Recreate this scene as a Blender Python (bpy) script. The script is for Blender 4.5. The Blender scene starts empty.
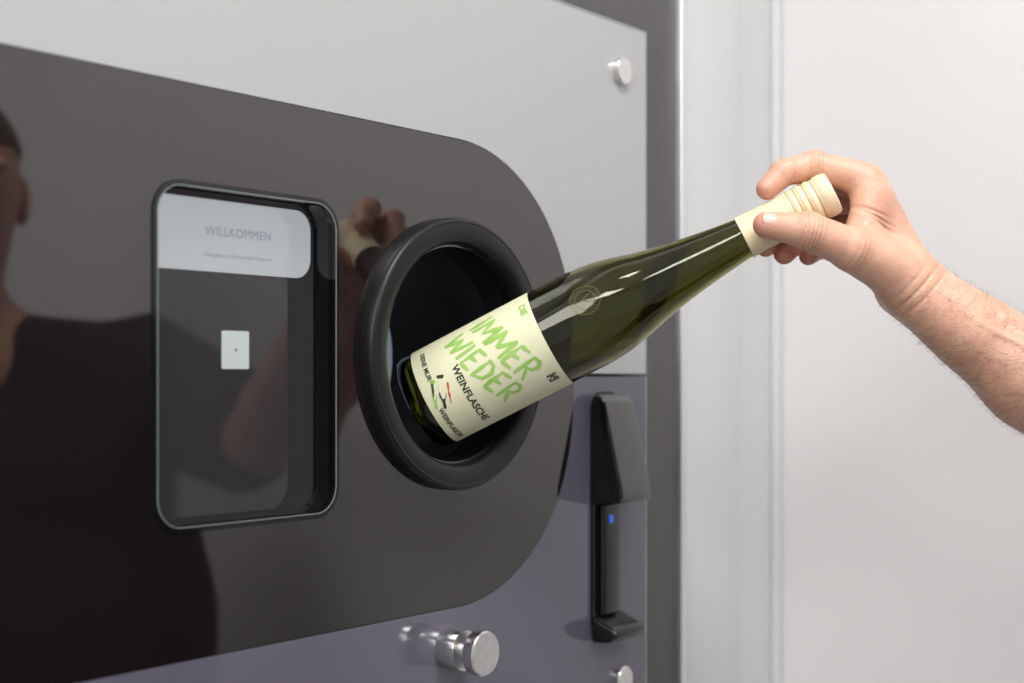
import bpy, math, numpy as np, bmesh
from mathutils import Vector, Matrix
sc = bpy.context.scene
try:
    sc.view_settings.view_transform = 'Standard'
except Exception: pass
H = 1.40

# ------------------------------------------------------------ helpers
def link(o):
    sc.collection.objects.link(o); return o
def empty(name, mat=None):
    o = bpy.data.objects.new(name, None); o.empty_display_size = .05
    link(o)
    if mat is not None: o.matrix_world = mat
    return o
def mesh_obj(name, verts, faces, mat=None, parent=None, smooth=False, matrix=None):
    me = bpy.data.meshes.new(name)
    me.from_pydata([tuple(v) for v in verts], [], [tuple(f) for f in faces])
    me.update()
    if smooth: me.polygons.foreach_set('use_smooth', [True]*len(me.polygons))
    o = bpy.data.objects.new(name, me); link(o)
    if mat: me.materials.append(mat)
    if parent: o.parent = parent
    if matrix is not None: o.matrix_local = matrix
    return o
def principled(name, color, rough=.5, metal=0, ior=1.5, coat=0, trans=0, sss=0, emis=None, estr=0):
    m = bpy.data.materials.new(name); m.use_nodes = True
    b = m.node_tree.nodes['Principled BSDF']
    b.inputs['Base Color'].default_value = (*color, 1)
    b.inputs['Roughness'].default_value = rough
    b.inputs['Metallic'].default_value = metal
    b.inputs['IOR'].default_value = ior
    b.inputs['Coat Weight'].default_value = coat
    b.inputs['Transmission Weight'].default_value = trans
    b.inputs['Subsurface Weight'].default_value = sss
    if emis:
        b.inputs['Emission Color'].default_value = (*emis, 1)
        b.inputs['Emission Strength'].default_value = estr
    return m
def add_noise(m, c1, c2, scale=5, bump=0, bscale=None, detail=4):
    nt = m.node_tree; b = nt.nodes['Principled BSDF']
    tc = nt.nodes.new('ShaderNodeTexCoord')
    n = nt.nodes.new('ShaderNodeTexNoise'); n.inputs['Scale'].default_value = scale; n.inputs['Detail'].default_value = detail
    nt.links.new(tc.outputs['Object'], n.inputs['Vector'])
    r = nt.nodes.new('ShaderNodeValToRGB')
    r.color_ramp.elements[0].position = .3; r.color_ramp.elements[1].position = .7
    r.color_ramp.elements[0].color = (*c1, 1); r.color_ramp.elements[1].color = (*c2, 1)
    nt.links.new(n.outputs['Fac'], r.inputs['Fac'])
    nt.links.new(r.outputs['Color'], b.inputs['Base Color'])
    if bump:
        n2 = nt.nodes.new('ShaderNodeTexNoise'); n2.inputs['Scale'].default_value = bscale or scale*10
        n2.inputs['Detail'].default_value = 3
        nt.links.new(tc.outputs['Object'], n2.inputs['Vector'])
        bp = nt.nodes.new('ShaderNodeBump'); bp.inputs['Strength'].default_value = bump; bp.inputs['Distance'].default_value = .001
        nt.links.new(n2.outputs['Fac'], bp.inputs['Height']); nt.links.new(bp.outputs['Normal'], b.inputs['Normal'])
    return m
def box(name, lo, hi, mat, parent=None, bevel=0, seg=3):
    x0,y0,z0 = lo; x1,y1,z1 = hi
    v = [(x0,y0,z0),(x1,y0,z0),(x1,y1,z0),(x0,y1,z0),(x0,y0,z1),(x1,y0,z1),(x1,y1,z1),(x0,y1,z1)]
    f = [(0,3,2,1),(4,5,6,7),(0,1,5,4),(1,2,6,5),(2,3,7,6),(3,0,4,7)]
    o = mesh_obj(name, v, f, mat, parent)
    if bevel:
        md = o.modifiers.new('bev','BEVEL'); md.width = bevel; md.segments = seg; md.limit_method='ANGLE'
        o.data.polygons.foreach_set('use_smooth',[True]*6)
    return o
def lathe(name, prof, mat, parent=None, seg=96, matrix=None, close=False):
    """prof = [(r, z)...] revolved about local Z"""
    vs=[]; fs=[]
    n=len(prof)
    for r,z in prof:
        for i in range(seg):
            a=2*math.pi*i/seg; vs.append((r*math.cos(a), r*math.sin(a), z))
    m = n if close else n-1
    for k in range(m):
        k2=(k+1)%n
        for i in range(seg):
            j=(i+1)%seg
            fs.append((k*seg+i,k*seg+j,k2*seg+j,k2*seg+i))
    o = mesh_obj(name, vs, fs, mat, parent, smooth=True, matrix=matrix)
    return o
def rrect(u0,u1,v0,v1,r,n=10):
    pts=[]
    for cx,cy,a0 in ((u1-r,v1-r,0),(u0+r,v1-r,90),(u0+r,v0+r,180),(u1-r,v0+r,270)):
        for i in range(n+1):
            a=math.radians(a0+90*i/n); pts.append((cx+r*math.cos(a), cy+r*math.sin(a)))
    return pts
def circ(cx,cy,r,n=96):
    return [(cx+r*math.cos(2*math.pi*i/n), cy+r*math.sin(2*math.pi*i/n)) for i in range(n)]
ROTX = Matrix.Rotation(math.radians(90),4,'X')
def sheet(name, loops, w_front, thick, mat, parent, bevel=0):
    """flat plate with holes standing in the machine's local XZ plane, front face at local y=-w_front"""
    cu = bpy.data.curves.new(name,'CURVE'); cu.dimensions='2D'; cu.fill_mode='BOTH'
    cu.extrude = thick/2
    for lp in loops:
        sp = cu.splines.new('POLY'); sp.points.add(len(lp)-1)
        for p,q in zip(sp.points, lp): p.co=(q[0],q[1],0,1)
        sp.use_cyclic_u=True
    tmp = bpy.data.objects.new(name+'_c', cu); link(tmp)
    dg = bpy.context.evaluated_depsgraph_get()
    me = bpy.data.meshes.new_from_object(tmp.evaluated_get(dg))
    bpy.data.objects.remove(tmp)
    me.name=name; me.materials.clear(); me.materials.append(mat)
    o = bpy.data.objects.new(name, me); link(o); o.parent=parent
    o.matrix_local = Matrix.Translation((0,-w_front+thick/2,0)) @ ROTX
    return o
def text_mesh(txt, size, bold=0, shear=0, align='CENTER', space=1.0):
    cu = bpy.data.curves.new('t','FONT'); cu.body=txt; cu.size=size; cu.offset=bold; cu.shear=shear
    cu.align_x=align; cu.align_y='CENTER'; cu.space_character=space; cu.resolution_u=4
    tmp=bpy.data.objects.new('t',cu); link(tmp)
    dg=bpy.context.evaluated_depsgraph_get()
    me=bpy.data.meshes.new_from_object(tmp.evaluated_get(dg))
    bpy.data.objects.remove(tmp)
    vs=[tuple(v.co) for v in me.vertices]; fs=[tuple(p.vertices) for p in me.polygons]
    return vs,fs

# ------------------------------------------------------------ materials
M_dark = principled('panel_dark_gloss',(.0085,.0058,.0062),.03,ior=1.88)
M_light= principled('panel_light_grey_gloss',(.42,.43,.435),.05,ior=1.5)
M_low  = principled('panel_violet_grey_reflection',(.115,.108,.145),.05,ior=1.6)  # darker than the upper panel: a dark reflection put into the base colour
M_frame= add_noise(principled('cabinet_grey_paint',(.06,.057,.06),.4),(.070,.066,.070),(.080,.075,.080),60,.1,400)
M_black= add_noise(principled('black_plastic',(.012,.012,.013),.38),(.006,.006,.007),(.009,.009,.010),30,.08,900)
M_black.node_tree.nodes['Principled BSDF'].inputs['Specular IOR Level'].default_value=.35
M_tunnel=principled('tunnel_black_plastic',(.004,.004,.005),.45)
M_tunnel.node_tree.nodes['Principled BSDF'].inputs['Specular IOR Level'].default_value=.25
M_blackg=principled('black_gloss_plastic',(.006,.006,.007),.08)
M_hood = principled('hood_dark_grey',(.075,.072,.076),.3)
M_steel= add_noise(principled('brushed_steel',(.6,.6,.6),.25,metal=1),(.68,.68,.68),(.80,.79,.78),200,.1,600)
M_alu  = principled('aluminium_edge',(.80,.81,.83),.3,metal=1)
M_white= add_noise(principled('white_wall_paint',(.66,.65,.655),.6),(.70,.68,.685),(.73,.71,.715),3,.05,500)
M_wpan = add_noise(principled('white_wall_panel',(.58,.59,.6),.45),(.62,.63,.635),(.66,.67,.675),2)
M_floor= add_noise(principled('floor_tile',(.3,.29,.28),.4),(.26,.255,.25),(.34,.33,.32),6,.1,80)
M_ceil = add_noise(principled('ceiling_paint',(.8,.8,.8),.8),(.78,.78,.78),(.82,.82,.82),4)
M_screen=principled('screen_off_area',(.012,.012,.014),.05,ior=1.5,emis=(.55,.5,.52),estr=.035)
M_bar = principled('screen_bar',(.1,.1,.1),.1,emis=(.50,.54,.57),estr=.68)
M_icon= principled('screen_icon',(.1,.1,.1),.1,emis=(.62,.70,.67),estr=.66)
M_txtg= principled('screen_text',(.05,.05,.05),.3,emis=(.24,.27,.33),estr=.7)
M_edge= principled('acrylic_edge',(.30,.36,.38),.15)
M_bezl= principled('bezel_highlight',(.20,.24,.25),.12)  # lighter tone paints the thin highlight running round the bezel lip
M_blue= principled('blue_led',(.0,.05,.3),.3,emis=(.02,.11,.6),estr=.8)
M_lampm=principled('lamp_diffuser',(.9,.9,.9),.5,emis=(1,.98,.95),estr=3)

# ------------------------------------------------------------ machine
ANG = math.radians(52.6)
MM = Matrix.Translation((-.0441,1.1,H)) @ Matrix.Rotation(ANG,4,'Z')
mach = empty('reverse_vending_machine', MM)
disp = rrect(-.288,-.130,-.095,.122,.02)
hole = circ(0,.0184,.083)
VT,VB,R,UR,UL = .185,-.177,.155,.159,-.95
Dsh = rrect(UL,UR,VB,VT,R,32)
sheet('dark_glass_panel',[Dsh,disp,hole],0,.008,M_dark,mach)
sm=.003
def arc_half(top):
    pts=[]
    if top:
        pts.append((UR+.0006,sm+.001))
        for i in range(33):
            a=math.radians(90*i/32); pts.append((UR-R+(R+.0006)*math.cos(a), VT-R+(R+.0006)*math.sin(a)))
        for i in range(33):
            a=math.radians(90+90*i/32); pts.append((UL+R+(R+.0006)*math.cos(a), VT-R+(R+.0006)*math.sin(a)))
        pts.append((UL-.0006,sm+.001))
        pts += [(-1.15,sm+.001),(-1.15,.32),(.276,.32),(.276,sm+.001)]
    else:
        pts.append((UR+.0006,sm-.002))
        for i in range(33):
            a=math.radians(-90*i/32); pts.append((UR-R+(R+.0006)*math.cos(a), VB+R+(R+.0006)*math.sin(a)))
        for i in range(33):
            a=math.radians(-90-90*i/32); pts.append((UL+R+(R+.0006)*math.cos(a), VB+R+(R+.0006)*math.sin(a)))
        pts.append((UL-.0006,sm-.002))
        pts += [(-1.15,sm-.002),(-1.15,-.32),(.276,-.32),(.276,sm-.002)]
    return pts
sheet('upper_glass_panel',[arc_half(True)],0,.008,M_light,mach)
sheet('lower_glass_panel',[arc_half(False)],0,.008,M_low,mach)
box('panel_edge_strip_upper',(.276,-.0005,sm+.001),(.2775,.008,.32),M_edge,mach)
box('panel_edge_strip_lower',(.276,-.0005,-.32),(.2775,.008,sm-.002),M_edge,mach)
box('panel_edge_strip_top',(-1.15,-.0005,.32),(.2775,.008,.3212),M_edge,mach)
# cabinet
sheet('cabinet_front',[[(-1.3,-1.38),(.362,-1.38),(.362,.62),(-1.3,.62)],disp,circ(0,.0184,.086)],-.018,.006,M_frame,mach)
v=[(-1.3,.024,-1.38),(.362,.024,-1.38),(.362,.65,-1.38),(-1.3,.65,-1.38),(-1.3,.024,.62),(.362,.024,.62),(.362,.65,.62),(-1.3,.65,.62)]
mesh_obj('cabinet_shell',v,[(0,3,2,1),(4,5,6,7),(1,2,6,5),(2,3,7,6),(3,0,4,7)],M_frame,mach)
box('cabinet_edge_trim',(.362,.012,-1.38),(.372,.03,.62),M_alu,mach,.001)
box('cabinet_base',(-1.28,.05,-1.399),(.34,.6,-1.38),M_black,mach)

# display recess
dep=.0234
n=len(disp)
vs=[(u,-.0006,v_) for u,v_ in disp]+[(u,dep,v_) for u,v_ in disp]
fs=[(i,(i+1)%n,n+(i+1)%n,n+i) for i in range(n)]
mesh_obj('display_recess_wall',vs,fs,M_blackg,mach,smooth=True)
o_=rrect(-.2900,-.1280,-.0970,.1240,.022)
sheet('display_bezel',[o_,rrect(-.2860,-.1320,-.0930,.1200,.018)],.0010,.0020,M_blackg,mach)
sheet('display_bezel_highlight',[rrect(-.2868,-.1312,-.0938,.1208,.0188),rrect(-.2862,-.1318,-.0932,.1202,.0182)],.0014,.0014,M_bezl,mach)
sheet('display_screen',[rrect(-.295,-.124,-.10,.127,.02)],-dep+.0005,.001,M_screen,mach)
sheet('display_welcome_bar',[rrect(-.283,-.1335,.070,.1175,.014)],-dep+.0012,.0006,M_bar,mach)
sheet('display_icon',[rrect(-.2148,-.1911,.006,.0315,.0012)],-dep+.0012,.0006,M_icon,mach)
def flat_text(name,txt,size,u,v_,w,mat,bold=0,space=1):
    vs,fs=text_mesh(txt,size,bold,space=space)
    return mesh_obj(name,vs,fs,mat,mach,matrix=Matrix.Translation((u,-w,v_))@ROTX)
flat_text('display_text','WILLKOMMEN',.0084,-.2005,.0965,-dep+.0018,M_txtg,0,1.08)
flat_text('display_subtext','Bitte geben Sie Flaschen oder Dosen ein',.0036,-.2005,.081,-dep+.0018,M_txtg)
sheet('display_icon_mark',[circ(-.203,.0187,.0012,16)],-dep+.0016,.0004,M_txtg,mach)

# feed opening ring + tunnel (axis = local -Y)
RM = Matrix.Translation((0,0,.0184)) @ ROTX   # local z -> -Y (outward)
prof=[(.1048,-.003),(.1050,.004),(.1048,.0075),(.1040,.0092),(.1026,.0104),(.1012,.0108),(.1006,.0104),(.1000,.0105),
      (.0960,.0106),(.0900,.0100),(.0872,.0088),(.0854,.0060),(.0846,.002),(.0840,-.003),(.0836,-.03)]
lathe('opening_ring',prof,M_black,mach,matrix=RM,seg=128)
lathe('opening_tunnel',[(.0836,-.03),(.0840,-.031),(.0845,-.06),(.0845,-.142)],M_tunnel,mach,matrix=RM,seg=96)
M_back=principled('chamber_back_plate_glow',(.30,.36,.42),.35,emis=(.30,.36,.42),estr=.50)  # emission stands in for light inside the chamber; the plate is no lamp
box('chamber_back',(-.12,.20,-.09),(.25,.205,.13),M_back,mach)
box('chamber_floor',(-.12,.144,-.10),(.25,.20,-.095),M_black,mach)

# stand-off screws
def standoff(name,u,v_,r,w0,w1,collar=False):
    M=Matrix.Translation((u,0,v_))@ROTX
    if not collar:
        p=[(0,w0-.01),(r*.55,w0-.01),(r*.55,w0),(r,w0),(r,w1-.001),(r-.001,w1),(0,w1)]
    else:
        p=[(0,w0-.01),(r*.62,w0-.01),(r*.62,w0),(r*.90,w0),(r*.92,w0+.001),(r*.92,w0+.017),(r*.90,w0+.018),(r*.35,w0+.018),(r*.35,w0+.028),
           (r*.97,w0+.028),(r,w0+.029),(r,w1-.001),(r-.001,w1),(0,w1)]
    o=lathe(name,p,M_steel,mach,matrix=M,seg=64)
    md=o.modifiers.new('es','EDGE_SPLIT'); md.split_angle=math.radians(35)
    return o
standoff('standoff_screw_1',.233,.277,.0122,0,.006)
standoff('standoff_screw_2',.234,-.272,.0122,0,.006)
standoff('standoff_screw_3',-1.0,.277,.0122,0,.006)
standoff('standoff_knob',-.009,-.2075,.0170,0,.038,collar=True)

# scanner / receipt unit
sheet('reader_backplate',[rrect(.186,.228,-.228,-.012,.016)],.003,.003,M_blackg,mach)
def prism(name, prof_wv, u0,u1, mat, bevel, front=None):
    n=len(prof_wv)
    vs=[(u0,-w,v_) for w,v_ in prof_wv]+[(u1,-w,v_) for w,v_ in prof_wv]
    fs=[tuple(range(n)),tuple(range(2*n-1,n-1,-1))]+[(i,n+i,n+(i+1)%n,(i+1)%n) for i in range(n)]
    o=mesh_obj(name,vs,fs,mat,mach,smooth=True)
    bm=bmesh.new(); bm.from_mesh(o.data); bmesh.ops.recalc_face_normals(bm,faces=bm.faces); bm.to_mesh(o.data); bm.free()
    if front:
        o.data.materials.append(front)
        for p in o.data.polygons:
            if p.normal.y<-.5: p.material_index=1
    md=o.modifiers.new('b','BEVEL'); md.width=bevel; md.segments=3; md.limit_method='ANGLE'
    return o
prism('reader_hood',[(.002,-.016),(.010,-.014),(.017,-.020),(.035,-.098),(.035,-.108),(.002,-.112)],.183,.231,M_blackg,.003,M_hood)
prism('reader_lip',[(.002,-.208),(.010,-.212),(.026,-.218),(.030,-.224),(.020,-.231),(.002,-.232)],.184,.232,M_blackg,.003)
prism('reader_channel',[(.002,-.11),(.009,-.11),(.009,-.21),(.002,-.21)],.194,.220,M_blackg,.003)
box('reader_led',(.202,-.0105,-.128),(.2065,-.0085,-.121),M_blue,mach,.0005)

# ------------------------------------------------------------ room
def wbox(name,lo,hi,mat,bevel=0):
    o=box(name,lo,hi,mat,None,bevel); o.matrix_world=MM; return o
wbox('wall_back',(.374,.030,-1.4),(.62,.12,1.3),M_wpan)
wbox('trim_1',(.374,.022,-1.4),(.500,.030,1.3),M_wpan,.003)
wbox('trim_2',(.585,.020,-1.4),(.597,.030,1.3),M_wpan,.002)
wbox('wall_left',(-1.4,.66,-1.4),(.374,.70,1.3),M_white)
wbox('wall_header',(-1.4,.03,.625),(.374,.66,1.3),M_white)
wbox('wall_right',(.597,-3.6,-1.4),(.68,.030,1.3),M_white)
wbox('floor',(-2.6,-3.6,-1.45),(.68,.70,-1.4),M_floor)
wbox('ceiling',(-2.6,-3.6,1.3),(.68,.70,1.35),M_ceil)
wbox('baseboard_right',(.585,-3.6,-1.4),(.597,.0,-1.32),M_wpan,.002)
def area(name,loc,rot,size,e,col=(1,1,1),sy=None):
    l=bpy.data.lights.new(name,'AREA'); l.energy=e; l.size=size; l.color=col
    if sy: l.shape='RECTANGLE'; l.size_y=sy
    o=bpy.data.objects.new(name,l); link(o); o.location=loc; o.rotation_euler=rot; return o
for i,(u,w) in enumerate([(-.35,.75),(-.35,2.2),(-1.8,1.2)]):
    o=wbox('ceiling_lamp' if i==0 else 'ceiling_lamp.%03d'%i,(u-.3,-w-.3,1.285),(u+.3,-w+.3,1.30),M_lampm,.004)
    p=MM@Vector((u,-w,1.27))
    area('ceiling_light_%d'%i,p,(0,0,ANG),.6,[17.5,15.5,12][i],(1,.98,.95))
# large soft window-like source behind and left of the camera
def look(o,t):
    o.rotation_euler=(Vector(t)-o.location).to_track_quat('-Z','Y').to_euler()
k=area('soft_key',(-.9,-.9,2.3),(0,0,0),.9,17.5,(1,.99,.97)); look(k,(.2,1.05,1.45))
w=bpy.data.worlds.new('World'); sc.world=w; w.use_nodes=True
w.node_tree.nodes['Background'].inputs[0].default_value=(.98,.975,1,1)
w.node_tree.nodes['Background'].inputs[1].default_value=.49

# ------------------------------------------------------------ bottle
Bp=Vector((-.0730,1.120,H-.0215)); Tp=Vector((.2370,1.060,H+.1375))
Z=(Tp-Bp).normalized(); L=(Tp-Bp).length
c=(Vector((0,0,H))-(Bp+Tp)/2); c=(c-Z*c.dot(Z)).normalized()
Y=-c; X=Y.cross(Z)
BM=Matrix(((X.x,Y.x,Z.x,Bp.x),(X.y,Y.y,Z.y,Bp.y),(X.z,Y.z,Z.z,Bp.z),(0,0,0,1)))
bottle=empty('wine_bottle',BM)
def smooth_prof(keys,n):
    hs=np.array([k[0] for k in keys]); rs=np.array([k[1] for k in keys])
    m=np.zeros(len(hs)); dl=np.diff(rs)/np.diff(hs)
    for i in range(1,len(hs)-1):
        m[i]=0 if dl[i-1]*dl[i]<=0 else 2*dl[i-1]*dl[i]/(dl[i-1]+dl[i])
    def f(x):
        i=min(max(np.searchsorted(hs,x)-1,0),len(hs)-2); d=hs[i+1]-hs[i]; t=(x-hs[i])/d
        return ((2*t**3-3*t**2+1)*rs[i]+(t**3-2*t**2+t)*d*m[i]+(-2*t**3+3*t**2)*rs[i+1]+(t**3-t**2)*d*m[i+1])
    return f
keys=[(.006,.0385),(.145,.0388),(.160,.0380),(.174,.0361),(.188,.0328),(.202,.0288),(.220,.0248),(.240,.0212),(.262,.0180),(.285,.0155),(.305,.0147),(L-.002,.0145)]
rf=smooth_prof(keys,0)
prof=[(0,.018),(.010,.0165),(.020,.010),(.028,.003),(.032,.0005),(.0345,.0002),(.0370,.0015),(.0382,.004)]
for h in np.linspace(.006,L-.002,90): prof.append((float(rf(h)),float(h)))
prof.append((.0125,L-.001)); 
t=.0028
for h in np.linspace(L-.004,.012,80): prof.append((float(rf(h))-t,float(h)))
prof+=[(.033,.0075),(.028,.0085),(.020,.015),(.010,.021),(0.0,.0225)]
prof[0]=(0.00001,.018); prof[-1]=(0.00001,.0225)
M_glass=principled('olive_bottle_glass',(.215,.215,.024),.0,ior=1.54,trans=1)
gl=lathe('bottle_glass',prof,M_glass,bottle,seg=128)
bm=bmesh.new(); bm.from_mesh(gl.data); bmesh.ops.recalc_face_normals(bm,faces=bm.faces); bm.to_mesh(gl.data); bm.free()
# capsule
M_cap=add_noise(principled('capsule_cream',(.80,.69,.46),.38),(.80,.67,.44),(.84,.71,.48),40)
M_capd=principled('capsule_groove_dark',(.50,.35,.17),.35)  # darker bands set in the gaps so the capsule ridges stand out
hc=L-.071
cp=[(.0160,hc),(.0164,hc+.0004)]
for h in np.linspace(hc+.001,L-.034,10): cp.append((max(float(rf(h))+.0006,.0156),float(h)))
e=L-.032
cp+=[(.0158,e),(.0163,e+.0008),(.0156,e+.0016),(.0156,e+.0036),(.0163,e+.0042),(.0163,e+.0058),(.0155,e+.0064),(.0155,e+.0100),(.0164,e+.0108),(.0164,e+.0128),
     (.0155,e+.0136),(.0155,e+.0168),(.0163,e+.0176),(.0163,e+.0196),(.0155,e+.0204),(.0155,e+.0240),(.0163,e+.0248),(.0163,e+.0300),(.0158,e+.0330),(.0148,e+.0345),(.0001,e+.0345)]
cp=[(r+.0004,h) for r,h in cp]
lathe('screw_capsule',cp,M_cap,bottle,seg=96)
for i,hh in enumerate((.0026,.0082,.0152,.0222)):
    lathe('capsule_groove_%d'%i,[(.0156,e+hh-.0008),(.01625,e+hh-.0003),(.01625,e+hh+.0003),(.0156,e+hh+.0008)],M_capd,bottle,seg=96)

M_label=add_noise(principled('label_paper',(.76,.73,.52),.55),(.73,.73,.49),(.76,.76,.53),60,.05,800)
M_green=add_noise(principled('label_green_ink',(.30,.55,.10),.6),(.26,.50,.08),(.36,.60,.14),90)
M_ink=principled('label_black_ink',(.02,.03,.02),.6)
M_red=principled('label_red_ink',(.6,.04,.03),.6)
A0=-math.pi/2
def bend(s,h,off):
    r=float(rf(max(h,.006))); a=A0+s/.0388
    return ((r+off)*math.cos(a),(r+off)*math.sin(a),h)
def label_patch(name,s0,s1,h0,h1,off,mat,ns=80):
    vs=[];fs=[]
    for j in range(2):
        for i in range(ns+1):
            vs.append(bend(s0+(s1-s0)*i/ns,(h0,h1)[j],off))
    for i in range(ns): fs.append((i,i+1,ns+2+i,ns+1+i))
    return mesh_obj(name,vs,fs,mat,bottle,smooth=True)
label_patch('label',-.088,.080,.0150,.118,.0004,M_label)
def label_text(name,txt,size,s,h,mat,bold=0,rot=0,off=.0007,space=1,sx=1):
    vs,fs=text_mesh(txt,size,bold,space=space)
    ca,sa=math.cos(rot),math.sin(rot)
    vv=[bend(s+(x*sx)*ca-y*sa,h+(x*sx)*sa+y*ca,off) for x,y,z in vs]
    return mesh_obj(name,vv,fs,mat,bottle)
label_text('label_word_black','WEINFLASCHE',.0078,.012,.0470,M_ink,.00022,space=1.05)
label_text('label_small_a','DEINE MUR',.0052,-.027,.0250,M_ink,.00016,space=1.05)
label_text('label_small_b','WEINFLASCHE',.0052,.0275,.0222,M_ink,.00016,space=1.05)
label_text('label_green_small','DIE',.0075,-.031,.1115,M_green,.0002)
G={'I':[[(.5,0),(.52,1)]],
   'M':[[(0,0),(.12,1)],[(.12,1),(.5,.25)],[(.5,.25),(.92,1)],[(.92,1),(1,0)]],
   'E':[[(.1,0),(.12,1)],[(.08,.97),(.85,1.03)],[(.1,.5),(.72,.55)],[(.06,.02),(.88,.05)]],
   'R':[[(.08,0),(.1,1)],[(.02,.98),(.6,1.0),(.85,.80),(.7,.55),(.12,.46)],[(.35,.48),(.92,-.03)]],
   'W':[[(0,1),(.2,0)],[(.2,0),(.5,.8)],[(.5,.8),(.78,0)],[(.78,0),(1.05,1.03)]],
   'D':[[(.1,0),(.12,1)],[(0,.98),(.55,.93),(.9,.6),(.75,.2),(.02,.0)]]}
def brush(name,word,s0,h0,lw,lh,gap,rot,wd,shear=.18):
    vs=[];fs=[];x=0;rng=np.random.RandomState(len(word))
    for ch in word:
        wch=lw*(.35 if ch=='I' else 1.15 if ch in 'MW' else .82)
        for st in G[ch]:
            P=[]
            for a,b in zip(st[:-1],st[1:]):
                for q in np.linspace(0,1,7)[:(-1 if b!=st[-1] else None)]:
                    P.append(((a[0]+(b[0]-a[0])*q),(a[1]+(b[1]-a[1])*q)))
            P=np.array(P); P[:,0]=x+P[:,0]*wch+P[:,1]*lh*shear; P[:,1]*=lh
            T=np.gradient(P,axis=0); T/=np.linalg.norm(T,axis=1)[:,None]+1e-9
            N=np.stack([-T[:,1],T[:,0]],1); b0=len(vs); m=len(P)
            for i in range(m):
                q=i/(m-1); wdd=wd*(.75+.45*math.sin(math.pi*min(1,q*1.15)))*(1+.15*rng.randn())
                for sgn in (-1,1):
                    pp=P[i]+N[i]*sgn*wdd/2
                    xx=s0+pp[0]*math.cos(rot)-pp[1]*math.sin(rot); yy=h0+pp[0]*math.sin(rot)+pp[1]*math.cos(rot)
                    vs.append(bend(xx,yy,.0007))
            for i in range(m-1): fs.append((b0+2*i,b0+2*i+1,b0+2*i+3,b0+2*i+2))
        x+=wch+gap
    return mesh_obj(name,vs,fs,M_green,bottle)
brush('label_brush_upper','IMMER',-.041,.0665,.0132,.0195,.0021,math.radians(20),.0025)
brush('label_brush_lower','WIEDER',-.037,.0435,.0130,.0180,.0019,math.radians(20),.0025)
def poly_on_label(name,pts,mat,off=.0008):
    return mesh_obj(name,[bend(s,h,off) for s,h in pts],[tuple(range(len(pts)))],mat,bottle)
def mini_bottle(name,cs,ch_,ln,wd,rot,mat,off):
    sh=[(-.5,-.5),(.12,-.5),(.28,-.2),(.5,-.2),(.5,.2),(.28,.2),(.12,.5),(-.5,.5)]
    pts=[]
    for x,y in sh:
        x*=ln;y*=wd; pts.append((cs+x*math.cos(rot)-y*math.sin(rot),ch_+x*math.sin(rot)+y*math.cos(rot)))
    poly_on_label(name,pts,mat,off)
r1=math.radians(-18)
mini_bottle('label_drawing_1',-.001,.0300,.026,.0056,r1,M_ink,.0008)
mini_bottle('label_drawing_2',-.004,.0302,.012,.0028,r1,M_label,.0010)
mini_bottle('label_drawing_3',.002,.0345,.016,.0016,r1,M_red,.0008)
mini_bottle('label_drawing_4',-.002,.0235,.022,.0040,r1,M_green,.0008)
mini_bottle('label_drawing_5',-.005,.0240,.010,.0018,r1,M_ink,.0010)
for i in range(4):
    for j in range(4):
        if (i*7+j*3+i*j)%3!=1:
            poly_on_label('label_mark_%d%d'%(i,j),[(.026+i*.002,.105+j*.002),(.0277+i*.002,.105+j*.002),(.0277+i*.002,.1067+j*.002),(.026+i*.002,.1067+j*.002)],M_ink)
def emboss(name,pts,rad,cyc=False):
    cu=bpy.data.curves.new(name,'CURVE'); cu.dimensions='3D'; cu.bevel_depth=rad; cu.bevel_resolution=2
    sp=cu.splines.new('POLY'); sp.points.add(len(pts)-1)
    for p,(s,h) in zip(sp.points,pts): p.co=(*bend(s,h,-.0001),1)
    sp.use_cyclic_u=cyc
    o=bpy.data.objects.new(name,cu); link(o); o.parent=bottle; cu.materials.append(M_glass2)
M_glass2=principled('embossed_glass',(.12,.13,.035),.1,ior=1.5)
for tag,sc0,hc0 in (('a',-.014,.158),('b',.044,.166)):
    emboss('emboss_ring_1'+tag,[(sc0+.0115*math.cos(a),hc0+.0115*math.sin(a)) for a in np.linspace(0,2*math.pi,48,endpoint=False)],.0003,True)
    emboss('emboss_ring_2'+tag,[(sc0+.0075*math.cos(a),hc0+.0075*math.sin(a)) for a in np.linspace(0,2*math.pi,40,endpoint=False)],.0003,True)
    emboss('emboss_glass'+tag,[(sc0-.003,hc0+.005),(sc0-.002,hc0),(sc0,hc0-.001),(sc0+.002,hc0),(sc0+.003,hc0+.005)],.0003)
    emboss('emboss_stem'+tag,[(sc0,hc0-.001),(sc0,hc0-.005)],.0003)
    for i in range(22):
        a=2*math.pi*i/22
        emboss('emboss_tick_%s%d'%(tag,i),[(sc0+.0087*math.cos(a),hc0+.0087*math.sin(a)),(sc0+.0104*math.cos(a+.06),hc0+.0104*math.sin(a+.06))],.00025)

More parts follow.
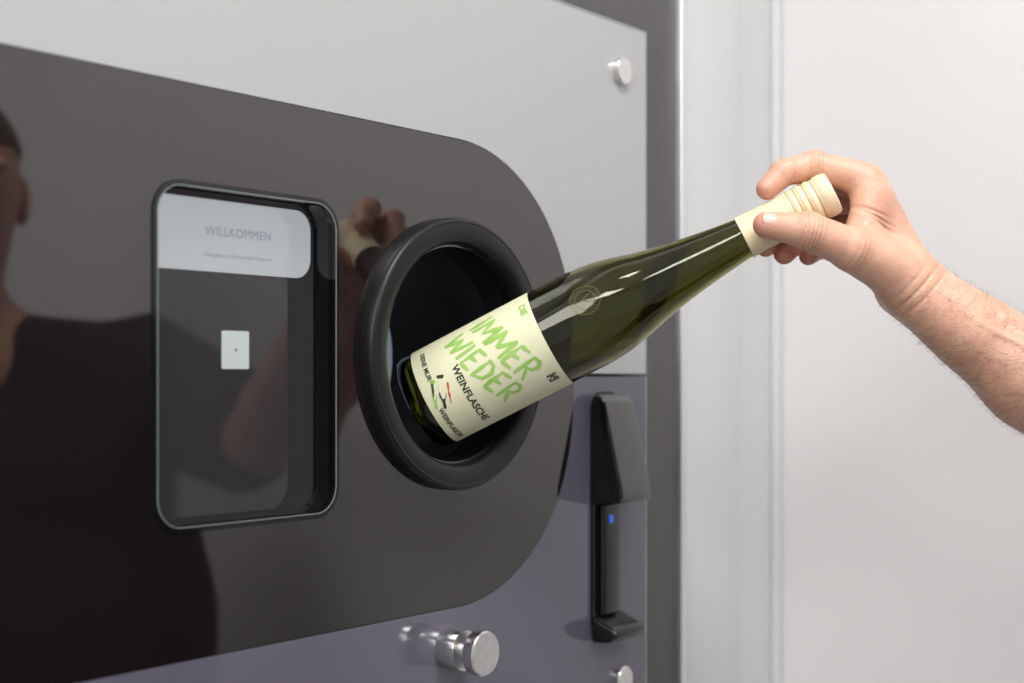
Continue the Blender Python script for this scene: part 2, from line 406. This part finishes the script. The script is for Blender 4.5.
# ------------------------------------------------------------ implicit-surface figure tools
def surface_nets(F,org,h):
    S=F<0
    nx,ny,nz=F.shape
    cnt=np.zeros((nx-1,ny-1,nz-1),np.int8)
    for i in (0,1):
        for j in (0,1):
            for k in (0,1):
                cnt+=S[i:nx-1+i,j:ny-1+j,k:nz-1+k]
    act=(cnt>0)&(cnt<8)
    C=np.argwhere(act); idx=-np.ones(act.shape,np.int64); idx[act]=np.arange(len(C))
    acc=np.zeros((len(C),3)); n=np.zeros(len(C))
    corners=[(i,j,k) for i in (0,1) for j in (0,1) for k in (0,1)]
    for a in corners:
        for ax in range(3):
            if a[ax]==0:
                b=list(a); b[ax]=1
                fa=F[C[:,0]+a[0],C[:,1]+a[1],C[:,2]+a[2]]; fb=F[C[:,0]+b[0],C[:,1]+b[1],C[:,2]+b[2]]
                m=(fa<0)!=(fb<0); t=np.where(m,fa/(fa-fb+1e-12),0)
                p=np.tile(np.array(a,float),(len(C),1)); p[:,ax]+=t
                acc[m]+=p[m]; n[m]+=1
    V=(C+acc/n[:,None])*h+np.array(org)
    Q=[]
    for ax in range(3):
        sl0=[slice(1,-1)]*3; sl1=[slice(1,-1)]*3
        sl0[ax]=slice(0,-1); sl1[ax]=slice(1,None)
        a=S[tuple(sl0)]; b=S[tuple(sl1)]
        for pos,neg in ((True,False),(False,True)):
            I=np.argwhere((a==pos)&(b==neg))
            off=np.ones(3,int); off[ax]=0
            I=I+off
            o1,o2=((1,2),(2,0),(0,1))[ax]
            def cell(d1,d2):
                J=I.copy(); J[:,o1]+=d1; J[:,o2]+=d2
                return idx[J[:,0],J[:,1],J[:,2]]
            q=np.stack([cell(-1,-1),cell(0,-1),cell(0,0),cell(-1,0)],1)
            if not pos: q=q[:,::-1]
            Q.append(q)
    Q=np.concatenate(Q); Q=Q[(Q>=0).all(1)]
    return V,Q
def grid(lo,hi,h):
    xs=[np.arange(lo[i],hi[i],h,dtype=np.float32) for i in range(3)]
    return np.meshgrid(*xs,indexing='ij')
def cone(P,a,b,ra,rb):
    a=np.array(a,np.float32); d=np.array(b,np.float32)-a; L2=float((d*d).sum())+1e-12
    x=P[0]-a[0]; y=P[1]-a[1]; z=P[2]-a[2]
    t=np.clip((x*d[0]+y*d[1]+z*d[2])/L2,0,1)
    return np.sqrt((x-t*d[0])**2+(y-t*d[1])**2+(z-t*d[2])**2)-(ra+(rb-ra)*t)
def ell(P,c,r,axes=None):
    x=P[0]-c[0]; y=P[1]-c[1]; z=P[2]-c[2]
    if axes is not None:
        q=[x*a[0]+y*a[1]+z*a[2] for a in axes]
    else: q=[x,y,z]
    k0=np.sqrt(sum((q[i]/r[i])**2 for i in range(3))); k1=np.sqrt(sum((q[i]/r[i]**2)**2 for i in range(3)))+1e-9
    return k0*(k0-1)/k1
def smin(a,b,k):
    h=np.clip(k-np.abs(a-b),0,None)/k
    return np.minimum(a,b)-h*h*k*.25

# ------------------------------------------------------------ hand + forearm
person=empty('person')
U=.00075; OH=np.array([.2159,1.066,H+.1222])
def hp(p): return OH+U*np.array(p,float)
FING={
 'index':([(69,12,37),(17,16,51),(-15,7,43),(-33,0,26)],[17,15.2,13,11]),
 'middle':([(80,38,35),(27,50,40),(-8,43,4),(-32,12,-30)],[15.5,13.5,12.5,11]),
 'ring':([(88,62,27),(39,68,18),(10,50,-18),(-12,19,-37)],[15,13.5,12.5,11]),
 'little':([(89,84,15),(59,84,2),(34,60,-27),(16,37,-38)],[13.5,12,11,9.5]),
 'thumb':([(92,0,-55),(46,-21,-36),(1,-35,-19.5),(-40,-33,-13.5)],[24,20.5,18,12.8]),
}
PALM=[((116,18,-66),(72,14,27),24,18),((118,34,-68),(82,38,26),25,18),((118,48,-66),(88,60,20),24,17),((118,58,-66),(90,80,10),20,15),
      ((106,6,-60),(58,-10,-38),27,22),((104,6,-64),(165,-4,-116),26,30),((60,-4,-22),(74,8,18),17,17),((90,50,-30),(84,30,0),22,20)]
FORE=[((117,17,-70),(231,-20,-163),26,44),((117,44,-70),(231,4,-163),25,44),((231,-9,-163),(295,-31,-211),46,54),((295,-31,-211),(345,-48,-256),54,46)]
CREASE=[ # (finger, joint, list of offsets, amplitude)
 ('index',1,(-6,-2,2,6),1.15),('index',2,(-2.5,0,2.5),1.0),('middle',1,(-4,0,4),.9),('middle',2,(-1.5,2),.9),
 ('ring',1,(-4,0,4),.9),('ring',2,(-1.5,2),.9),('little',1,(-3,0,3),.8),('little',2,(0,),.8),
 ('thumb',2,(-8,-4,0,4,8),1.2),('thumb',1,(-7,-2,4),.6)]
FA=np.array(FORE[0][0],float); FB=np.array(FORE[0][1],float)
def vpt(t,ang,sink=.3):
    c_=FA+(FB-FA)*t; r=26+(44-26)*t
    ax=(FB-FA)/np.linalg.norm(FB-FA)
    n0=np.array([0,-1,0.]); n0-=ax*n0.dot(ax); n0/=np.linalg.norm(n0); n1=np.cross(ax,n0)
    if n1[2]<0: n1=-n1
    a=math.radians(ang); return c_+(n0*math.cos(a)+n1*math.sin(a))*(r-sink)
VEINS=[[vpt(.0,60),vpt(.2,48),vpt(.4,52),vpt(.6,35),vpt(.85,38)],[vpt(.35,52),vpt(.55,70),vpt(.85,66)],[vpt(.25,10),vpt(.5,2),vpt(.8,12)],
       [(80,22,40),(92,20,14),(104,14,-12),(112,6,-38),vpt(0,60)]]
FOLDS=[((70,-14,-2),(.45,0,.9),2.4,22),((66,-16,4),(.35,0,.94),2.0,20),((76,-14,-9),(.5,0,.86),2.0,22),((84,-12,-16),(.55,0,.83),1.5,20),
       ((112,-8,-76),(.75,0,-.66),2.2,34),((120,-10,-82),(.75,0,-.66),1.8,34),((104,-8,-70),(.75,0,-.66),1.2,30)]
def sdf_arm(P):
    pal=None
    for a,b,ra,rb in PALM:
        d=cone(P,hp(a),hp(b),ra*U,rb*U); pal=d if pal is None else smin(pal,d,14*U)
    for a,b,ra,rb in FORE:
        pal=smin(pal,cone(P,hp(a),hp(b),ra*U,rb*U),20*U)
    pal=smin(pal,cone(P,hp((124,54,-50)),hp((132,50,-56)),14*U,11*U),10*U)
    pal=smin(pal,cone(P,hp((124,2,-66)),hp((66,-14,-8)),7*U,4*U),7*U)
    pal=smin(pal,cone(P,hp((124,20,-38)),hp((76,14,38)),5*U,6*U),7*U)
    pal=smin(pal,cone(P,hp((150,5,-75)),hp((124,2,-66)),6*U,7*U),8*U)
    for ch in VEINS:
        for a,b in zip(ch[:-1],ch[1:]):
            pal=smin(pal,cone(P,hp(a),hp(b),2.0*U,2.0*U),5*U)
    for (c0,nrm,amp,rad) in FOLDS:
        c_=hp(c0); n_=np.array(nrm); n_=n_/np.linalg.norm(n_)
        s=(P[0]-c_[0])*n_[0]+(P[1]-c_[1])*n_[1]+(P[2]-c_[2])*n_[2]
        near=np.exp(-(((P[0]-c_[0])**2+(P[1]-c_[1])**2+(P[2]-c_[2])**2)/((rad*U)**2)))
        pal=pal+amp*U*near*np.exp(-(s/(1.4*U))**2)
    tot=pal
    for nm,(pts,rr) in FING.items():
        fd=None
        for i in range(3):
            d=cone(P,hp(pts[i]),hp(pts[i+1]),rr[i]*U,rr[i+1]*U); fd=d if fd is None else smin(fd,d,4*U)
        for i in (1,2):
            fd=smin(fd,ell(P,hp(pts[i]),[rr[i]*1.08*U]*3),3*U)
        for (fn,i,offs,am) in CREASE:
            if fn!=nm: continue
            a,b,c_=[hp(pts[j]) for j in (i-1,i,i+1)]
            ax=(c_-a)/np.linalg.norm(c_-a)
            s=(P[0]-b[0])*ax[0]+(P[1]-b[1])*ax[1]+(P[2]-b[2])*ax[2]
            near=np.exp(-(((P[0]-b[0])**2+(P[1]-b[1])**2+(P[2]-b[2])**2)/((rr[i]*1.5*U)**2)))
            for so in offs:
                fd=fd+am*2.1*U*near*np.exp(-((s-so*U)/(1.1*U))**2)
        w=smin(pal,fd,9*U)
        tot=smin(tot,w,1.2*U)
    return tot
skin=principled('skin',(.68,.38,.27),.42,sss=.10)
nt=skin.node_tree; b=nt.nodes['Principled BSDF']
b.inputs['Subsurface Radius'].default_value=(.8,.3,.15); b.inputs['Subsurface Scale'].default_value=.005
at=nt.nodes.new('ShaderNodeAttribute'); at.attribute_name='red'
tc=nt.nodes.new('ShaderNodeTexCoord')
nz=nt.nodes.new('ShaderNodeTexNoise'); nz.inputs['Scale'].default_value=45; nz.inputs['Detail'].default_value=6
nt.links.new(tc.outputs['Object'],nz.inputs['Vector'])
mx=nt.nodes.new('ShaderNodeMix'); mx.data_type='RGBA'
mx.inputs['A'].default_value=(.71,.43,.305,1); mx.inputs['B'].default_value=(.56,.195,.135,1)
ad=nt.nodes.new('ShaderNodeMath'); ad.operation='MULTIPLY_ADD'; ad.inputs[1].default_value=1.1
nt.links.new(nz.outputs['Fac'],ad.inputs[0])
ad2=nt.nodes.new('ShaderNodeMath'); ad2.operation='ADD'; ad2.inputs[1].default_value=-.36
nt.links.new(at.outputs['Fac'],ad2.inputs[0]); nt.links.new(ad2.outputs[0],ad.inputs[2]); ad.use_clamp=True
nt.links.new(ad.outputs[0],mx.inputs['Factor']); nt.links.new(mx.outputs['Result'],b.inputs['Base Color'])
vo=nt.nodes.new('ShaderNodeTexVoronoi'); vo.inputs['Scale'].default_value=900
nt.links.new(tc.outputs['Object'],vo.inputs['Vector'])
n3=nt.nodes.new('ShaderNodeTexNoise'); n3.inputs['Scale'].default_value=150; n3.inputs['Detail'].default_value=4
nt.links.new(tc.outputs['Object'],n3.inputs['Vector'])
ad3=nt.nodes.new('ShaderNodeMath'); ad3.operation='MULTIPLY_ADD'; ad3.inputs[1].default_value=3.0
nt.links.new(n3.outputs['Fac'],ad3.inputs[0]); nt.links.new(vo.outputs['Distance'],ad3.inputs[2])
bp=nt.nodes.new('ShaderNodeBump'); bp.inputs['Strength'].default_value=.28; bp.inputs['Distance'].default_value=.0005
nt.links.new(ad3.outputs[0],bp.inputs['Height']); nt.links.new(bp.outputs['Normal'],b.inputs['Normal'])

def sdf_mesh(name,fn,lo,hi,h,mat,parent):
    P=grid(lo,hi,h); F=fn(P); V,Q=surface_nets(F,lo,h)
    me=bpy.data.meshes.new(name); me.from_pydata(V.tolist(),[],Q.tolist()); me.update()
    me.polygons.foreach_set('use_smooth',[True]*len(me.polygons)); me.materials.append(mat)
    o=bpy.data.objects.new(name,me); link(o); o.parent=parent
    return o,V
ha,V=sdf_mesh('hand_and_forearm',sdf_arm,(.165,.975,H-.115),(.425,1.165,H+.185),.00105,skin,person)
red=np.zeros(len(V))
for nm,(pts,rr) in FING.items():
    for p,s,am in ((pts[3],16,.75),(pts[2],11,.4),(pts[1],13,.4),(pts[0],14,.3)):
        red+=am*np.exp(-((V-hp(p))**2).sum(1)/(s*U)**2)
at_=ha.data.attributes.new('red','FLOAT','POINT'); at_.data.foreach_set('value',np.clip(red,0,1).astype(np.float32))
# forearm hair: one mesh of fine tapered strands
M_armhair=principled('arm_hair',(.14,.08,.045),.5)
nrm=np.zeros(len(V)*3,np.float32); ha.data.vertices.foreach_get('normal',nrm); nrm=nrm.reshape(-1,3)
rng=np.random.RandomState(4)
wr=hp((120,30,-70)); fd_=hp((231,-9,-163))-wr; fl=np.linalg.norm(fd_); fd_/=fl
tt=((V-wr)@fd_)
cand=np.where((tt>-.02)&(V[:,0]<.42))[0]
cand=cand[rng.rand(len(cand))<np.clip((tt[cand]+.02)/.07,.05,1)*.06]
vs=[];fs=[]
for i in cand:
    p=V[i]; n_=nrm[i]
    g=-fd_*.55+np.array([0,.25,-.5])+rng.randn(3)*.28
    g=g-n_*g.dot(n_); g/=np.linalg.norm(g)+1e-9
    ln=.006+.007*rng.rand(); sd=np.cross(n_,g)*.00007
    pr=[p+g*ln*q+n_*ln*.30*math.sin(q*2.2) for q in (0,.33,.66,1)]
    b0=len(vs)
    for k_,q in enumerate(pr[:3]): vs+= [q-sd*(1-.25*k_),q+sd*(1-.25*k_)]
    vs.append(pr[3]); fs+=[(b0,b0+1,b0+3,b0+2),(b0+2,b0+3,b0+5,b0+4),(b0+4,b0+5,b0+6)]
mesh_obj('forearm_hair',vs,fs,M_armhair,person)
# nails
M_nail=principled('fingernail',(.74,.46,.37),.28)
def nail(name,fin,nrm,along,length,half,rad):
    pts,rr=FING[fin]; a=hp(pts[2]); b_=hp(pts[3]); d=(b_-a)/np.linalg.norm(b_-a)
    n_=np.array(nrm,float); n_-=d*n_.dot(d); n_/=np.linalg.norm(n_); s_=np.cross(d,n_)
    c0=b_+d*along*U; vs=[];fs=[]; NI,NJ=12,14
    for i in range(NI+1):
        q=i/NI
        for j in range(NJ+1):
            y_=2*j/NJ-1
            th=half*y_*(1-.12*(1-q)) 
            r_=(rad+ .3 - 1.6*(abs(y_)**6) -1.4*(1-q)**8 - 1.2*q**4)*U
            ln=length*(1-q)-(.16*length*(1-y_*y_)*q)+(.22*length*(y_*y_)*(-(1-q)))
            pos=c0-d*ln*U
            vs.append(pos+ (n_*math.cos(th)+s_*math.sin(th))*r_)
    for i in range(NI):
        for j in range(NJ):
            k_=i*(NJ+1)+j; fs.append((k_,k_+1,k_+NJ+2,k_+NJ+1))
    o=mesh_obj(name,vs,fs,M_nail,person,smooth=True)
    md=o.modifiers.new('s','SOLIDIFY'); md.thickness=.0005
nail('thumb_nail','thumb',(0,-.85,.5),3,17,.75,13.5)
nail('index_nail','index',(-.35,.45,.8),1,14,.7,11.2)
nail('middle_nail','middle',(-.5,.0,-1),1,13,.7,11.2)
nail('ring_nail','ring',(.3,.3,-1),1,13,.7,11.2)

# ------------------------------------------------------------ rest of the person (stands to the right, seen mirrored in the glass)
fv=np.array([-.97,.23,0]); rv=np.array([.23,.97,0]); zv=np.array([0,0,1.])
HC=np.array([.775,.650,1.63])
def hl(f,s,z): return HC+fv*f+rv*s+zv*z
SR=(.765,.90,1.395); SL=(.765,.455,1.385); EL=(.475,1.03,1.33)
def sdf_body(P):
    d=cone(P,hp(FORE[2][0]),hp(FORE[2][1]),46*U,54*U)
    d=smin(d,cone(P,hp(FORE[3][0]),hp(FORE[3][1]),54*U,46*U),.01)
    d=smin(d,cone(P,EL,SR,.037,.052),.02)
    d=smin(d,cone(P,SR,(.775,.66,1.43),.05,.06),.05)
    d=smin(d,cone(P,SL,(.775,.66,1.43),.05,.06),.05)
    d=smin(d,cone(P,(.785,.655,1.38),hl(-.01,0,-.08),.065,.055),.03)
    d=smin(d,cone(P,(.79,.68,1.38),(.80,.69,1.0),.09,.10),.05)
    d=smin(d,cone(P,SL,(.80,.38,1.10),.05,.04),.03)
    d=smin(d,cone(P,(.80,.38,1.10),(.72,.38,.87),.042,.027),.02)
    d=smin(d,cone(P,(.72,.38,.87),(.70,.385,.80),.028,.032),.02)
    for i,(dx,dy) in enumerate(((-.03,.0),(-.012,-.004),(.008,-.004),(.026,0))):
        d=smin(d,cone(P,(.70+dx*.6,.385+dy,.80),(.69+dx,.39+dy,.715+.01*abs(i-1)),.010,.0075),.006)
    d=smin(d,cone(P,(.70,.39,.83),(.675,.41,.765),.012,.009),.008)
    return d
def sdf_head(P):
    ax=[fv,rv,zv]
    d=ell(P,hl(-.01,0,.02),(.098,.077,.10),ax)
    d=smin(d,ell(P,hl(.022,0,-.045),(.070,.060,.078),ax),.03)
    d=smin(d,cone(P,hl(.078,0,-.095),hl(.07,0,-.085),.022,.026),.02)
    d=smin(d,cone(P,hl(.082,0,.012),hl(.108,0,-.028),.008,.013),.012)
    d=smin(d,cone(P,hl(.084,-.04,.028),hl(.084,.04,.028),.009,.009),.012)
    for s in (-1,1):
        d=np.maximum(d,-ell(P,hl(.094,.032*s,.006),(.012,.016,.010),ax))
        d=smin(d,ell(P,hl(.073,.032*s,.005),(.0145,.0155,.0135),ax),.003)
        d=smin(d,ell(P,hl(-.005,.080*s,-.005),(.018,.010,.032),ax),.006)
    d=smin(d,cone(P,hl(.092,-.018,-.058),hl(.092,.018,-.058),.007,.007),.006)
    d=np.maximum(d,-cone(P,hl(.104,-.022,-.0585),hl(.104,.022,-.0585),.003,.003))
    d=smin(d,cone(P,hl(-.015,0,-.06),(.785,.655,1.42),.054,.060),.03)
    return d
def sdf_hair(P):
    ax=[fv,rv,zv]
    d=ell(P,hl(-.018,0,.030),(.102,.084,.103),ax)
    f=(P[0]-HC[0])*fv[0]+(P[1]-HC[1])*fv[1]; z=P[2]-HC[2]
    cut=.055-z+np.clip(f+.02,-1,0)*1.1
    return np.maximum(d,cut)
def sdf_shirt(P):
    d=cone(P,(.785,.83,1.29),(.79,.54,1.29),.118,.118)
    d=smin(d,cone(P,(.785,.84,1.10),(.79,.56,1.10),.130,.130),.10)
    d=smin(d,cone(P,(.80,.83,.96),(.80,.56,.96),.135,.135),.08)
    d=smin(d,cone(P,SR,(.775,.66,1.42),.070,.066),.05)
    d=smin(d,cone(P,SL,(.775,.66,1.42),.066,.066),.05)
    t=.90; e=np.array(SR)+(np.array(EL)-np.array(SR))*t
    d=smin(d,cone(P,SR,e,.088,.070),.03)
    e2=np.array(SL)+(np.array([.80,.38,1.10])-np.array(SL))*.7
    d=smin(d,cone(P,SL,e2,.070,.060),.03)
    u=(np.array(EL)-np.array(SR)); u/=np.linalg.norm(u)
    d=np.maximum(d,(P[0]-e[0])*u[0]+(P[1]-e[1])*u[1]+(P[2]-e[2])*u[2]-.010)
    d=np.maximum(d,.90-P[2])
    d=np.maximum(d,-cone(P,hl(0,0,-.16),hl(0,0,0),.062,.07))
    return d
def sdf_trs(P):
    d=cone(P,(.81,.775,.93),(.81,.615,.93),.115,.115)
    for y in (.79,.59):
        d=smin(d,smin(cone(P,(.81,.70+(y-.69)*.8,.88),(.795,y,.50),.092,.066),cone(P,(.795,y,.50),(.815,y,.07),.066,.052),.02),.04)
    return np.maximum(d,.045-P[2])
def sdf_shoes(P):
    d=None
    for y in (.79,.59):
        q=smin(cone(P,(.84,y,.045),(.66,y+.02,.036),.044,.036),cone(P,(.82,y,.05),(.82,y,.09),.045,.048),.03)
        d=q if d is None else np.minimum(d,q)
    return np.maximum(d,.001-P[2])
M_shirt=add_noise(principled('tshirt_black_cotton',(.010,.011,.016),.85),(.006,.006,.009),(.009,.010,.013),30,.3,300)
M_trs=add_noise(principled('trousers_denim',(.03,.035,.06),.85),(.012,.014,.02),(.02,.022,.03),80,.3,500)
M_hair=add_noise(principled('hair_brown',(.05,.03,.02),.6),(.03,.02,.012),(.07,.045,.03),120,.5,300)
M_shoe=principled('shoe_leather',(.03,.025,.02),.5)
sdf_mesh('upper_body_skin',sdf_body,(.405,.30,.68),(.93,1.10,1.58),.006,skin,person)
sdf_mesh('head',sdf_head,(.62,.52,1.36),(.91,.78,1.79),.003,skin,person)
sdf_mesh('hair',sdf_hair,(.62,.52,1.45),(.93,.78,1.80),.003,M_hair,person)
sdf_mesh('tshirt',sdf_shirt,(.42,.27,.85),(.96,1.14,1.54),.006,M_shirt,person)
sdf_mesh('trousers',sdf_trs,(.66,.43,.03),(.96,.94,1.08),.008,M_trs,person)
sdf_mesh('shoes',sdf_shoes,(.58,.50,-.02),(.92,.90,.16),.005,M_shoe,person)
M_eye=principled('eye',(.05,.03,.02),.1)
for s in (-1,1):
    c_=hl(.0835,.032*s,.005)
    o=lathe('iris_%d'%(s+1),[(.0001,.0046),(.003,.0040),(.0055,.0022),(.006,0)],M_eye,person,seg=20)
    o.matrix_local=Matrix.Translation(Vector(c_))@Vector(fv).to_track_quat('Z','Y').to_matrix().to_4x4()

# ------------------------------------------------------------ camera
cd=bpy.data.cameras.new('camera'); cam=bpy.data.objects.new('camera',cd); link(cam)
cam.location=(0,0,H); cam.rotation_euler=(math.radians(90),0,0)
cd.sensor_width=36; cd.lens=50; cd.shift_y=.0356; cd.clip_start=.05
cd.dof.use_dof=True; cd.dof.focus_distance=1.06; cd.dof.aperture_fstop=4
sc.camera=cam
